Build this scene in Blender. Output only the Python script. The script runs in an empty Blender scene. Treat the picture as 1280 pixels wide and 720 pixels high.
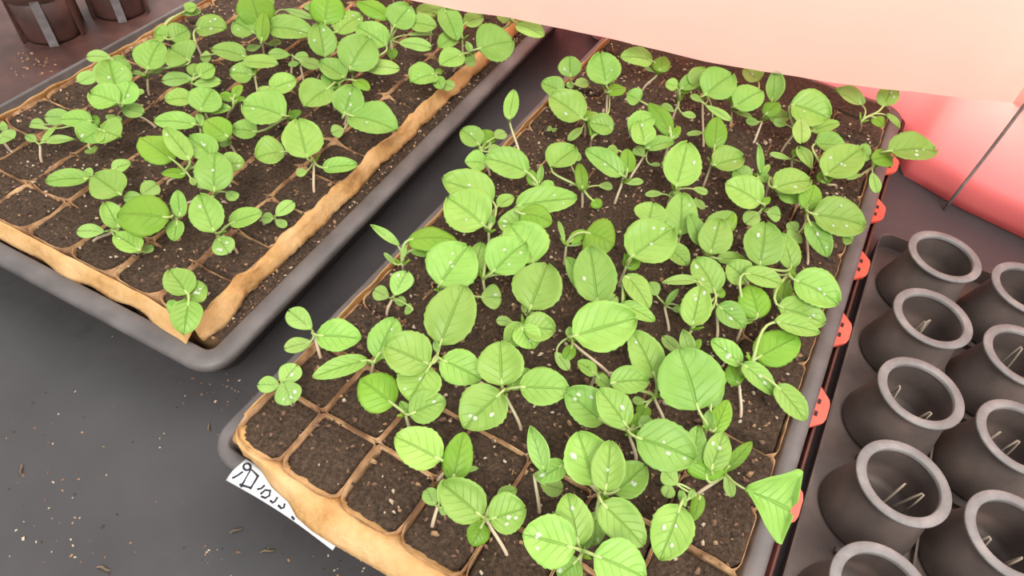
import bpy, bmesh, math, random
from mathutils import Vector, Matrix, noise

# ------------------------------------------------------------------ camera, sky, sun, exposure
sc = bpy.context.scene
COL = sc.collection
F = 833.50; CX, CY = 640.0, 360.0                       # focal length in pixels of a 1280x720 frame
CAM = Vector((0.22308935, -0.0944949, 0.37650838))      # metres; z = 0 is the potting-soil level
RX = Vector((0.86745888, 0.4922399, 0.07221469))        # camera right / down / forward
RY = Vector((0.41877865, -0.6440884, -0.64013637))
RZ = Vector((-0.26858803, 0.58553395, -0.76485977))
cd = bpy.data.cameras.new('camera'); cam = bpy.data.objects.new('camera', cd); COL.objects.link(cam)
cd.sensor_width = 36.0; cd.lens = F/1280*36.0; cd.clip_start = 0.01
m = Matrix((RX, -RY, -RZ)).transposed().to_4x4(); m.translation = CAM
cam.matrix_world = m; sc.camera = cam

w = bpy.data.worlds.new('sky'); sc.world = w; w.use_nodes = True
nt = w.node_tree; nt.nodes.clear()
out = nt.nodes.new('ShaderNodeOutputWorld'); bg = nt.nodes.new('ShaderNodeBackground')
tc = nt.nodes.new('ShaderNodeTexCoord')
def lobe(direction, lo, hi):
    d = nt.nodes.new('ShaderNodeVectorMath'); d.operation = 'DOT_PRODUCT'
    nt.links.new(tc.outputs['Generated'], d.inputs[0]); d.inputs[1].default_value = Vector(direction).normalized()
    r = nt.nodes.new('ShaderNodeMapRange'); r.interpolation_type = 'SMOOTHSTEP'
    r.inputs[1].default_value = lo; r.inputs[2].default_value = hi
    nt.links.new(d.outputs['Value'], r.inputs[0]); return r.outputs[0]
mx1 = nt.nodes.new('ShaderNodeMix'); mx1.data_type = 'RGBA'      # ground to overcast sky
mx1.inputs[6].default_value = (0.16, 0.13, 0.12, 1); mx1.inputs[7].default_value = (0.95, 0.94, 0.92, 1)
nt.links.new(lobe((0, 0, 1), -0.05, 0.25), mx1.inputs[0])
mx2 = nt.nodes.new('ShaderNodeMix'); mx2.data_type = 'RGBA'      # bright sky beyond the far end of the benches
mx2.inputs[7].default_value = (8.0, 7.6, 7.2, 1)
nt.links.new(lobe((0.15, 1, 0.42), 0.55, 0.98), mx2.inputs[0])
nt.links.new(mx1.outputs[2], mx2.inputs[6]); nt.links.new(mx2.outputs[2], bg.inputs['Color'])
bg.inputs['Strength'].default_value = 0.95
nt.links.new(bg.outputs[0], out.inputs[0])
sd = bpy.data.lights.new('sun', 'SUN'); sd.energy = 2.6; sd.angle = math.radians(28); sd.color = (1, 0.95, 0.86)
so = bpy.data.objects.new('sun', sd); COL.objects.link(so)
so.rotation_euler = (-Vector((0.35, -0.62, 0.95))).to_track_quat('-Z', 'Y').to_euler()
sc.view_settings.view_transform = 'Standard'; sc.view_settings.look = 'None'
sc.view_settings.gamma = 1.0; sc.view_settings.use_curve_mapping = False
sc.view_settings.exposure = 0.10

# ------------------------------------------------------------------ helpers
rnd = random.Random(11)
FLOOR = -0.058
PITCH = 0.042
def unproject(x, y, z):
    d = RX*((x-CX)/F) + RY*((y-CY)/F) + RZ
    return CAM + d*((z-CAM.z)/d.z)
def project(p):
    q = p-CAM; k = q.dot(RZ)
    return CX+F*q.dot(RX)/k, CY+F*q.dot(RY)/k
def obj(name, bm, mats, parent=None, smooth=True, recalc=True):
    if recalc: bmesh.ops.recalc_face_normals(bm, faces=bm.faces)
    me = bpy.data.meshes.new(name); bm.to_mesh(me); bm.free()
    for mt in (mats if isinstance(mats, (list, tuple)) else [mats]): me.materials.append(mt)
    if smooth: me.polygons.foreach_set('use_smooth', [True]*len(me.polygons))
    o = bpy.data.objects.new(name, me); COL.objects.link(o)
    if parent is not None: o.parent = parent
    return o
def thing(name, label, cat, loc=(0, 0, 0), rz=0.0, group=None):
    o = bpy.data.objects.new(name, None); COL.objects.link(o); o.empty_display_size = 0.02
    o.location = loc; o.rotation_euler = (0, 0, rz)
    return tag(o, label, cat, group)
def tag(o, label, cat, group=None, kind=None):
    o['label'] = label
    if cat: o['category'] = cat
    if group: o['group'] = group
    if kind: o['kind'] = kind
    return o
def tube(bm, pts, radii, n=6, mat=0, caps=True):
    rings = []; up = Vector((0, 0, 1))
    for i, p in enumerate(pts):
        t = (pts[min(i+1, len(pts)-1)]-pts[max(i-1, 0)]).normalized()
        a = t.cross(up)
        if a.length < 1e-4: a = t.cross(Vector((1, 0, 0)))
        a.normalize(); b = a.cross(t)
        r = radii[i] if isinstance(radii, (list, tuple)) else radii
        rings.append([bm.verts.new(p+(a*math.cos(6.28319*k/n)+b*math.sin(6.28319*k/n))*r) for k in range(n)])
    for i in range(len(rings)-1):
        for k in range(n):
            f = bm.faces.new((rings[i][k], rings[i][(k+1) % n], rings[i+1][(k+1) % n], rings[i+1][k])); f.material_index = mat
    if caps:
        for r in (rings[0], rings[-1]):
            f = bm.faces.new(r); f.material_index = mat
def box(bm, c, s, rot=None, mat=0):
    vs = []
    for dx in (-.5, .5):
        for dy in (-.5, .5):
            for dz in (-.5, .5):
                v = Vector((dx*s[0], dy*s[1], dz*s[2]))
                if rot is not None: v = rot @ v
                vs.append(bm.verts.new(v+Vector(c)))
    for q in ((0, 1, 3, 2), (4, 6, 7, 5), (0, 4, 5, 1), (2, 3, 7, 6), (0, 2, 6, 4), (1, 5, 7, 3)):
        f = bm.faces.new([vs[i] for i in q]); f.material_index = mat
def bez(a, b, c, d, n):
    o = []
    for i in range(n+1):
        t = i/n; s = 1-t
        o.append(a*(s*s*s)+b*(3*s*s*t)+c*(3*s*t*t)+d*(t*t*t))
    return o
def loft(bm, loops, closed=True, mat=0):
    rows = [[bm.verts.new(p) for p in L] for L in loops]
    n = len(rows[0])
    for a, b in zip(rows, rows[1:]):
        for k in range(n if closed else n-1):
            f = bm.faces.new((a[k], a[(k+1) % n], b[(k+1) % n], b[k])); f.material_index = mat
    return rows
def rrect(x0, y0, x1, y1, r, z, seg=6):
    o = []
    rs = r if isinstance(r, (list, tuple)) else (r,)*4
    for (cx, cy, a0), rr in zip(((x1, y1, 0), (x0, y1, 90), (x0, y0, 180), (x1, y0, 270)), rs):
        sx = 1 if cx == x1 else -1; sy = 1 if cy == y1 else -1
        for k in range(seg+1):
            a = math.radians(a0+90*k/seg)
            o.append(Vector((cx-sx*rr+rr*math.cos(a), cy-sy*rr+rr*math.sin(a), z)))
    return o

# ------------------------------------------------------------------ materials
class NB:                                                # small node builder
    def __init__(s, name):
        s.m = bpy.data.materials.new(name); s.m.use_nodes = True
        s.t = s.m.node_tree; s.t.nodes.clear(); s.o = s.n('ShaderNodeOutputMaterial')
    def n(s, k, **kw):
        x = s.t.nodes.new(k)
        for a, v in kw.items(): setattr(x, a, v)
        return x
    def l(s, a, b): s.t.links.new(a, b)
    def coord(s, what='Object'): return s.n('ShaderNodeTexCoord').outputs[what]
    def noise(s, scale, detail=3, vec=None, rough=.55):
        x = s.n('ShaderNodeTexNoise'); x.inputs['Scale'].default_value = scale; x.inputs['Detail'].default_value = detail
        x.inputs['Roughness'].default_value = rough
        s.l(vec if vec is not None else s.coord(), x.inputs['Vector']); return x.outputs['Fac']
    def ramp(s, fac, stops):
        x = s.n('ShaderNodeValToRGB'); e = x.color_ramp.elements
        while len(e) < len(stops): e.new(.5)
        for q, (p, c) in zip(e, stops): q.position = p; q.color = (*c, 1)
        s.l(fac, x.inputs[0]); return x.outputs[0]
    def bump(s, h, strength=.3, dist=.001):
        x = s.n('ShaderNodeBump'); x.inputs['Strength'].default_value = strength; x.inputs['Distance'].default_value = dist
        s.l(h, x.inputs['Height']); return x.outputs[0]
    def pbr(s, color, rough=.5, bump=None, spec=.5):
        p = s.n('ShaderNodeBsdfPrincipled')
        if isinstance(color, tuple): p.inputs['Base Color'].default_value = (*color, 1)
        else: s.l(color, p.inputs['Base Color'])
        if isinstance(rough, float): p.inputs['Roughness'].default_value = rough
        else: s.l(rough, p.inputs['Roughness'])
        p.inputs['Specular IOR Level'].default_value = spec
        if bump is not None: s.l(bump, p.inputs['Normal'])
        return p
    def done(s, sh): s.l(sh.outputs[0], s.o.inputs[0]); return s.m
    def mixs(s, fac, a, b):
        x = s.n('ShaderNodeMixShader')
        if isinstance(fac, float): x.inputs[0].default_value = fac
        else: s.l(fac, x.inputs[0])
        s.l(a.outputs[0], x.inputs[1]); s.l(b.outputs[0], x.inputs[2]); return x

def leaf_mat(name, c_lo, c_hi, vein, trans, tcol, rough=.42, spec=.4):
    b = NB(name)
    uv = b.coord('UV'); sep = b.n('ShaderNodeSeparateXYZ'); b.l(uv, sep.inputs[0])
    # v in 0..1 across, u along; side veins run forward from the midrib
    def math_(op, a, c=None, **kw):
        x = b.n('ShaderNodeMath', operation=op)
        for i, q in enumerate((a, c)):
            if q is None: continue
            if isinstance(q, (int, float)): x.inputs[i].default_value = q
            else: b.l(q, x.inputs[i])
        return x.outputs[0]
    av = math_('ABSOLUTE', math_('MULTIPLY', math_('SUBTRACT', sep.outputs[1], .5), 2.0))
    ph = math_('MULTIPLY', math_('SUBTRACT', sep.outputs[0], math_('MULTIPLY', av, .34)), 5.5)
    fr = math_('ABSOLUTE', math_('SUBTRACT', math_('FRACT', ph), .5))
    side = b.n('ShaderNodeMapRange'); side.inputs[1].default_value = .0; side.inputs[2].default_value = .10
    side.inputs[3].default_value = .34; side.inputs[4].default_value = 0; b.l(fr, side.inputs[0])
    mid = b.n('ShaderNodeMapRange'); mid.inputs[1].default_value = .015; mid.inputs[2].default_value = .07
    mid.inputs[3].default_value = 1; mid.inputs[4].default_value = 0; b.l(av, mid.inputs[0])
    fade = math_('SUBTRACT', 1.0, math_('MULTIPLY', av, .8))
    vv = math_('MAXIMUM', math_('MULTIPLY', side.outputs[0], fade), mid.outputs[0])
    nz = b.noise(60, 3)
    base = b.ramp(nz, [(.3, c_lo), (.7, c_hi)])
    oi = b.n('ShaderNodeObjectInfo')
    hs = b.n('ShaderNodeHueSaturation')
    b.l(base, hs.inputs['Color'])
    mr = b.n('ShaderNodeMapRange'); mr.inputs[3].default_value = .486; mr.inputs[4].default_value = .504; b.l(oi.outputs['Random'], mr.inputs[0])
    b.l(mr.outputs[0], hs.inputs['Hue'])
    mv = b.n('ShaderNodeMapRange'); mv.inputs[3].default_value = .82; mv.inputs[4].default_value = 1.15
    wn = b.n('ShaderNodeMath', operation='FRACT'); b.l(math_('MULTIPLY', oi.outputs['Random'], 7.31), wn.inputs[0])
    b.l(wn.outputs[0], mv.inputs[0]); b.l(mv.outputs[0], hs.inputs['Value'])
    mx = b.n('ShaderNodeMix', data_type='RGBA'); b.l(math_('MULTIPLY', vv, .30), mx.inputs[0])
    b.l(hs.outputs[0], mx.inputs[6]); mx.inputs[7].default_value = (*vein, 1)
    hgt = math_('SUBTRACT', math_('MULTIPLY', nz, .35), vv)
    p = b.pbr(mx.outputs[2], rough, b.bump(hgt, .7, .0016), spec)
    t = b.n('ShaderNodeBsdfTranslucent')
    tm = b.n('ShaderNodeMix', data_type='RGBA'); b.l(math_('MULTIPLY', vv, .4), tm.inputs[0])
    tm.inputs[6].default_value = (*tcol, 1); tm.inputs[7].default_value = (*[q*.6 for q in tcol], 1)
    b.l(tm.outputs[2], t.inputs[0])
    return b.done(b.mixs(trans, p, t))

M = {}
M['leaf'] = leaf_mat('leaf_green', (.28, .52, .095), (.37, .62, .145), (.19, .42, .06), .30, (.48, .74, .07))
M['cot'] = leaf_mat('seed_leaf_green', (.31, .54, .125), (.40, .63, .18), (.32, .54, .15), .28, (.52, .74, .12))
M['under'] = leaf_mat('leaf_underside_backlit', (.25, .51, .05), (.34, .59, .08), (.40, .62, .14), .42, (.46, .74, .04))  # underside green, with the yellow glow of backlighting put into the colour
b = NB('petiole'); M['petiole'] = b.done(b.pbr(b.ramp(b.noise(120), [(.3, (.36, .50, .14)), (.7, (.48, .58, .24))]), .45))
b = NB('stem')
s = b.n('ShaderNodeSeparateXYZ'); b.l(b.coord(), s.inputs[0])
mr = b.n('ShaderNodeMapRange'); mr.inputs[1].default_value = 0.0; mr.inputs[2].default_value = .026; b.l(s.outputs[2], mr.inputs[0])
M['stem'] = b.done(b.pbr(b.ramp(mr.outputs[0], [(0, (.62, .46, .34)), (.45, (.66, .60, .42)), (1, (.46, .60, .20))]), .5))
b = NB('potting_soil')
n1 = b.noise(430, 4, rough=.75); n2 = b.noise(45, 2)
M['soil'] = b.done(b.pbr(b.ramp(n1, [(.30, (.034, .023, .015)), (.52, (.100, .066, .045)), (.70, (.185, .122, .083)), (.8, (.27, .175, .12))]), .9,
                         b.bump(n1, 1.0, .004), .25))
b = NB('crumb')
M['crumb'] = b.done(b.pbr(b.ramp(b.n('ShaderNodeObjectInfo').outputs['Random'], [(0, (.3, .2, .14)), (1, (.3, .2, .14))]), .85))
for nm, c in (('crumb_brown', (.20, .115, .075)), ('crumb_pale', (.55, .45, .34)), ('crumb_dark', (.045, .03, .022)), ('crumb_tan', (.36, .22, .12))):
    b = NB(nm); M[nm] = b.done(b.pbr(c, .85))
b = NB('kraft_paper')
n1 = b.noise(28, 4); n2 = b.noise(240, 3)
x = b.n('ShaderNodeMath', operation='MULTIPLY_ADD'); b.l(n2, x.inputs[0]); x.inputs[1].default_value = .3; b.l(n1, x.inputs[2])
n3 = b.noise(85, 4, rough=.65)
p = b.pbr(b.ramp(x.outputs[0], [(.42, (.44, .22, .08)), (.60, (.68, .41, .17)), (.85, (.82, .55, .28))]), .8, b.bump(n3, .6, .004), .2)
t = b.n('ShaderNodeBsdfTranslucent'); t.inputs[0].default_value = (.75, .42, .15, 1)
M['paper'] = b.done(b.mixs(.22, p, t))
b = NB('wet_paper')
n1 = b.noise(60, 4)
M['paper_wet'] = b.done(b.pbr(b.ramp(n1, [(.38, (.20, .105, .055)), (.55, (.44, .26, .135)), (.7, (.68, .45, .25))]), .8, b.bump(n1, .3, .002), .2))
b = NB('black_tray_plastic')
n1 = b.noise(35, 4); n2 = b.noise(400, 2)
M['tray'] = b.done(b.pbr(b.ramp(n1, [(.35, (.088, .080, .080)), (.7, (.152, .138, .138))]), b.ramp(n1, [(.3, (.34,)*3), (.7, (.55,)*3)]), b.bump(n2, .06, .001), .5))
b = NB('black_sheeting')
n1 = b.noise(9, 4); n2 = b.noise(130, 4)
M['floor'] = b.done(b.pbr(b.ramp(n1, [(.3, (.042, .040, .043)), (.7, (.064, .060, .064))]), b.ramp(n2, [(.3, (.36,)*3), (.7, (.52,)*3)]), b.bump(n2, .08, .001), .5))
b = NB('red_plastic'); M['red'] = b.done(b.pbr(b.ramp(b.noise(40), [(.3, (.70, .085, .055)), (.7, (.82, .13, .085))]), .42))
b = NB('dark_slot'); M['slot'] = b.done(b.pbr((.03, .012, .012), .7))
b = NB('dark_red_plastic'); M['darkred'] = b.done(b.pbr(b.ramp(b.noise(25), [(.3, (.055, .016, .012)), (.7, (.13, .038, .027))]), .45))
b = NB('pot_plastic')
n1 = b.noise(30, 4)
M['pot'] = b.done(b.pbr(b.ramp(n1, [(.25, (.10, .080, .074)), (.5, (.150, .118, .108)), (.75, (.22, .160, .142))]), .5, None, .4))
b = NB('dusty_pot_collar')
n1 = b.noise(55, 4)
M['collar'] = b.done(b.pbr(b.ramp(n1, [(.3, (.15, .14, .14)), (.55, (.24, .225, .225)), (.75, (.35, .315, .305))]), .5, b.bump(n1, .15, .001), .45))
b = NB('dusty_rib'); M['rib'] = b.done(b.pbr(b.ramp(b.noise(50), [(.3, (.10, .075, .065)), (.7, (.20, .155, .135))]), .6))
b = NB('grey_stake'); M['greyrib'] = b.done(b.pbr(b.ramp(b.noise(90), [(.3, (.13, .115, .12)), (.7, (.24, .22, .23))]), .5))
b = NB('brown_pot'); M['brown'] = b.done(b.pbr(b.ramp(b.noise(40), [(.3, (.045, .020, .017)), (.7, (.10, .045, .037))]), .5))
b = NB('root'); M['root'] = b.done(b.pbr((.36, .30, .24), .8))
b = NB('wire'); M['wire'] = b.done(b.pbr(b.ramp(b.noise(120), [(.4, (.20, .18, .17)), (.7, (.32, .26, .23))]), .45))
b = NB('white_label'); M['label'] = b.done(b.pbr(b.ramp(b.noise(50), [(.4, (.72, .76, .80)), (.7, (.84, .86, .88))]), .4))
b = NB('ink'); M['ink'] = b.done(b.pbr((.015, .015, .03), .5))
FLOOR_Z = FLOOR
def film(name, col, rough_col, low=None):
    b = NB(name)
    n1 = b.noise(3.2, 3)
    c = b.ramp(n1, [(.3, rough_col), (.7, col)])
    if low is not None:                                  # deeper red foot where film doubles, glare above painted into the colour
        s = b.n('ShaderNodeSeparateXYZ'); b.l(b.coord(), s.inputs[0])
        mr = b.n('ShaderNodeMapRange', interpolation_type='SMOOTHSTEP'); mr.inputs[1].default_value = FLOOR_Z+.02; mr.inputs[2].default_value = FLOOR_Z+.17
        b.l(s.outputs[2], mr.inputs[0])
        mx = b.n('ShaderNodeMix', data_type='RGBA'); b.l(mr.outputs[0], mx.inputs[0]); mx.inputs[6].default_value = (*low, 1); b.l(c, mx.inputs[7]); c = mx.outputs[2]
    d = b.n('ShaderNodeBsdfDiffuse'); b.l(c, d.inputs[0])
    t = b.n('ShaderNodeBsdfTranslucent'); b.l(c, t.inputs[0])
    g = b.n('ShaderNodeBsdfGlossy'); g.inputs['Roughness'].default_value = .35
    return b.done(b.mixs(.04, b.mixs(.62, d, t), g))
M['film_pale'] = film('pale_pink_film', (1.0, .86, .80), (1.0, .76, .66))
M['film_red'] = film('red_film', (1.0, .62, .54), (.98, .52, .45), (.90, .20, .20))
b = NB('water')
p = b.pbr((.86, .94, .80), .04); p.inputs['Transmission Weight'].default_value = .25; p.inputs['IOR'].default_value = 1.33; p.inputs['Alpha'].default_value = .62  # pale base colour paints the bright sky glint into the drops
M['water'] = b.done(p)
b = NB('dry_leaf'); M['dry'] = b.done(b.pbr(b.ramp(b.noise(90), [(.4, (.12, .085, .05)), (.7, (.26, .20, .12))]), .8))
# ------------------------------------------------------------------ floor
bm = bmesh.new()
N = 24
for i in range(N+1):
    for j in range(N+1): bm.verts.new((-1.9+3.6*i/N, -1.0+3.2*j/N, FLOOR))
bm.verts.ensure_lookup_table()
for i in range(N):
    for j in range(N): bm.faces.new([bm.verts[k] for k in (i*(N+1)+j, (i+1)*(N+1)+j, (i+1)*(N+1)+j+1, i*(N+1)+j+1)])
fl = obj('floor', bm, M['floor'], smooth=False); tag(fl, 'black plastic sheeting under the trays', None, kind='structure')

# ------------------------------------------------------------------ trays
LROT = 0.0479217; LORG = Vector((-0.23999118, 0.04077797, 0))
lrot = Matrix.Rotation(LROT, 3, 'Z')
def lw(u, v, z=0.0): return LORG + lrot @ Vector((u, v, z))
def to_local(p): return lrot.inverted() @ (p-LORG)

RIMZ = -0.009
def build_tray(name, label, x0, y0, x1, y1, ix0, iy0, ix1, iy1, loc, rz):
    t = thing(name, label, 'tray', loc, rz, 'black trays with paper pots')
    bm = bmesh.new()
    R = .021; z = RIMZ; zf = FLOOR+.0035
    ri = [.006, .006, .006, .006]
    L = [rrect(x0+.003, y0+.003, x1-.003, y1-.003, R-.002, z-.011), rrect(x0, y0, x1, y1, R, z-.0045), rrect(x0+.0006, y0+.0006, x1-.0006, y1-.0006, R, z-.0018),
         rrect(x0+.0028, y0+.0028, x1-.0028, y1-.0028, R-.002, z), rrect(ix0-.0012, iy0-.0012, ix1+.0012, iy1+.0012, .007, z),
         rrect(ix0, iy0, ix1, iy1, ri, z-.0016), rrect(ix0+.010, iy0+.010, ix1-.006, iy1-.008, .012, zf+.004), rrect(ix0+.013, iy0+.013, ix1-.012, iy1-.012, .01, zf)]
    rows = loft(bm, L)
    bm.faces.new(rows[-1])
    # outer skirt wall, a little outside the inner wall
    L2 = [rrect(x0+.006, y0+.006, x1-.006, y1-.006, .018, z-.0005), rrect(x0+.022, y0+.022, x1-.022, y1-.022, .018, FLOOR+.0012), rrect(x0+.03, y0+.03, x1-.03, y1-.03, .018, FLOOR+.0008)]
    rows = loft(bm, L2); bm.faces.new(rows[-1])
    obj('tray_body', bm, M['tray'], t)
    return t
trayR = build_tray('seedling_tray', 'black plastic tray with handwritten label, under the right block of paper pots', -.0095, -.0135, .3155, .640, .0015, -.0035, .3030, .6275, (0, 0, 0), 0)
trayL = build_tray('seedling_tray', 'black plastic tray under the left block of paper pots, rounded corner facing out', -.163, -.0240, .1985, .622, -.157, -.0085, .1835, .604, LORG, LROT)
for t in (trayR, trayL): t.location.z = 0

# ------------------------------------------------------------------ paper pots and soil
def nz(x, y, z=0.0): return noise.noise(Vector((x, y, z)))
def in_rr(x, y, x0, y0, x1, y1, rs):
    if x < x0 or x > x1 or y < y0 or y > y1: return False
    for (cx, cy), r in zip(((x1, y1), (x0, y1), (x0, y0), (x1, y0)), rs):
        px = cx-r if cx == x1 else cx+r; py = cy-r if cy == y1 else cy+r
        if (x-px)*(1 if cx == x1 else -1) > 0 and (y-py)*(1 if cy == y1 else -1) > 0:
            if (x-px)**2+(y-py)**2 > r*r: return False
    return True
class Block:
    def __init__(s, side, ix0, ix1, ny, seed, inset0, parent_rot, org):
        s.side, s.ix0, s.ix1, s.ny, s.seed = side, ix0, ix1, ny, seed
        s.rot, s.org = parent_rot, org
        s.P = {}
        for i in range(ix0, ix1+1):
            for j in range(ny+1):
                x = i*PITCH + .0022*nz(i*1.7, j*1.3, seed); y = j*PITCH*.985 + .0022*nz(i*1.1, j*1.9, seed+7)
                if i == ix0: x = i*PITCH+inset0+.002*nz(0, j*.7, seed)
                if i == ix1: x = i*PITCH+(.006 if side == 'R' else -.003)+.0015*nz(1, j*.7, seed)
                if j == 0: y = -.0015 if side == 'R' else .002
                s.P[i, j] = (x, y)
    def cell(s, i, j): # outline points of one pot (rounded quad)
        q = [s.P[i, j], s.P[i+1, j], s.P[i+1, j+1], s.P[i, j+1]]
        return q
    def cell_rr(s, i, j):
        r = .0035
        rs = [r, r, r, r]                     # (x1,y1),(x0,y1),(x0,y0),(x1,y0)
        if j == 0: rs[2] = rs[3] = .011
        if i == s.ix0: rs[2] = max(rs[2], .008); rs[1] = .006
        if i == s.ix0 and j == 0: rs[2] = .016
        if i == s.ix1-1: rs[0] = .005; rs[3] = max(rs[3], .006)
        return rs
def pot_outline(B, i, j, inset, seg=3, sub=3):
    q = [Vector((*c, 0)) for c in (B.P[i+1, j+1], B.P[i, j+1], B.P[i, j], B.P[i+1, j])]
    cen = sum(q, Vector())/4
    rs = B.cell_rr(i, j); pts = []
    for k in range(4):
        a, bq, c = q[k-1], q[k], q[(k+1) % 4]
        d1 = (a-bq).normalized(); d2 = (c-bq).normalized()
        p = bq+(d1+d2)*inset; r = rs[k]
        for t in range(seg+1):
            u = t/seg
            pts.append((p+d1*r)*(1-u)**2 + p*2*u*(1-u) + (p+d2*r)*u*u)
        nxt_r = rs[(k+1) % 4]
        n0 = (c-bq); L = n0.length
        e0 = p+d2*r
        e1 = c - n0.normalized()*(nxt_r+inset) + d1*inset
        for t in range(1, sub+1): pts.append(e0.lerp(e1, t/(sub+1)))
    return pts
def build_block(B, name, label, rz, org):
    t = thing(name, label, 'paper pots', org, rz, 'blocks of joined paper pots')
    for i in range(B.ix0, B.ix1):
        for j in range(B.ny):
            ptsO = pot_outline(B, i, j, .00025); ptsI = pot_outline(B, i, j, .0007)
            bm = bmesh.new(); loops = [[], [], [], []]
            for k, (a, c) in enumerate(zip(ptsO, ptsI)):
                edge_j0 = j == 0 and a.y < B.P[i, 0][1]+.006
                zt = (.0006 if B.side == 'L' else -.0022) + .0024*nz(a.x*50, a.y*50, B.seed+3)
                along = min(abs(a.x-B.P[i, j][0]), abs(a.x-B.P[i+1, j][0])) < .004
                if not along: zt -= .0036                               # the cross walls sit lower, half buried
                if B.side == 'R' and j < 2: zt = .0022+.0016*nz(a.x*70, a.y*70, 4)
                if edge_j0: zt = .0012 + .001*nz(a.x*90, 0, 5)
                w1 = Vector((nz(a.x*90, a.y*90, 1), nz(a.x*90, a.y*90, 2), 0))*.0007
                loops[0].append(Vector((a.x, a.y, FLOOR+.012))); loops[1].append(Vector((a.x, a.y, zt))+w1)
                loops[2].append(Vector((c.x, c.y, zt))+w1); loops[3].append(Vector((c.x, c.y, -.014)))
            loft(bm, loops)
            obj('paper_pot', bm, [M['paper_wet']], t)
    return t
BR = Block('R', 0, 7, 15, 3.1, .004, None, None)
BL = Block('L', -3, 4, 14, 8.4, -.001, None, None)
blockR = build_block(BR, 'paper_pot_block', 'block of joined brown paper pots of dark soil in the right tray', 0, (0, 0, 0))
blockL = build_block(BL, 'paper_pot_block', 'block of joined brown paper pots with long pale seams in the left tray', LROT, LORG)

def build_soil(B, name, label, rz, org, gap=None):
    bm = bmesh.new()
    x0 = B.ix0*PITCH+(.004 if B.side == 'R' else -.001); x1 = B.ix1*PITCH+(.005 if B.side == 'R' else -.004)+ (gap or 0); y0 = -.0006 if B.side == 'R' else .003; y1 = B.ny*PITCH*.985-.002
    nx = 120; ny = 232; V = []
    for a in range(nx+1):
        row = []
        for c in range(ny+1):
            x = x0+(x1-x0)*a/nx; y = y0+(y1-y0)*c/ny
            z = None
            i = int(math.floor(x/PITCH)); j = int(math.floor(y/(PITCH*.985)))
            i = max(B.ix0, min(B.ix1-1, i)); j = max(0, min(B.ny-1, j))
            fx = min(abs(x-B.P[i, j][0]), abs(B.P[i+1, j][0]-x)); fy = min(abs(y-B.P[i, j][1]), abs(B.P[i, j+1][1]-y))
            d = min(fx, fy)
            z = (-.0020 if j < 2 and B.side == 'R' else -.0008)*math.exp(-d/.004) + .0012*nz(x*45, y*45, B.seed) + .0013*nz(x*160, y*160, 2) + .0009*nz(x*420, y*420, 9) - .001
            if j == 0 or i == B.ix0 or i == B.ix1-1:
                q = (B.P[i, j], B.P[i+1, j+1])
                if not in_rr(x, y, q[0][0]+.0009, q[0][1]+.0009, q[1][0]-.0009, q[1][1]-.0009, B.cell_rr(i, j)): z = -.013+.002*nz(x*160, y*160, 2)
            row.append(bm.verts.new((x, y, z)))
        V.append(row)
    for a in range(nx):
        for c in range(ny): bm.faces.new((V[a][c], V[a+1][c], V[a+1][c+1], V[a][c+1]))
    o = obj(name, bm, M['soil'], recalc=False); o.location = org; o.rotation_euler = (0, 0, rz)
    return tag(o, label, 'soil', 'potting soil', 'stuff')
build_soil(BR, 'potting_soil', 'dark brown potting soil filling the paper pots of the right tray', 0, (0, 0, 0))
build_soil(BL, 'potting_soil', 'dark brown potting soil filling the left tray pots and spilled along its rim', LROT, LORG, gap=.0205)

def crumbs(name, label, n, place, sizes, cols, seed, stuff_cat='crumbs', rz=0, org=(0, 0, 0), flat=.7):
    r = random.Random(seed); bm = bmesh.new()
    for _ in range(n):
        x, y, z = place(r)
        s = r.uniform(*sizes)*(1 if r.random() < .85 else 1.6)
        rot = Matrix.Rotation(r.uniform(0, 6.28), 3, 'Z') @ Matrix.Rotation(r.uniform(-.5, .5), 3, 'X')
        vs = []
        for dx, dy, dz in ((1, 0, 0), (.3, .8, .1), (-.8, .4, 0), (-.6, -.7, .1), (.5, -.6, 0)):
            vs.append(Vector((dx*r.uniform(.7, 1.5), dy*r.uniform(.6, 1.1), dz))*s)
        top = [bm.verts.new(Vector((x, y, z+s*flat*.6))+rot@(v*.6)) for v in vs]
        bot = [bm.verts.new(Vector((x, y, z-s*.2))+rot@v) for v in vs]
        mi = r.choice(cols)
        f = bm.faces.new(top); f.material_index = mi
        for k in range(5):
            f = bm.faces.new((bot[k], bot[(k+1) % 5], top[(k+1) % 5], top[k])); f.material_index = mi
    o = obj(name, bm, [M['crumb_brown'], M['crumb_pale'], M['crumb_dark'], M['crumb_tan']], smooth=False)
    o.location = org; o.rotation_euler = (0, 0, rz)
    return tag(o, label, stuff_cat, None, 'stuff')
crumbs('soil_crumbs', 'bark chips and pale grains on the soil of the right tray', 4200, lambda r: (r.uniform(.008, .295), r.uniform(.008, .57), 0.0), (.0006, .0018), [0, 0, 0, 2, 2, 3, 1], 3, 'soil crumbs')
crumbs('soil_crumbs', 'bark chips and pale grains on the soil of the left tray', 3600, lambda r: (r.uniform(-.128, .163), r.uniform(.008, .57), 0.0), (.0006, .0015), [0, 0, 0, 2, 2, 3, 1], 4, 'soil crumbs', LROT, LORG)
crumbs('soil_crumbs', 'crumbs of spilled soil between the left tray rim and its paper pots', 500, lambda r: (r.uniform(.1685, .182), r.uniform(.0, .57), -.0118), (.0005, .0014), [0, 2, 2, 2, 3, 1], 5, 'soil crumbs', LROT, LORG)

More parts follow.
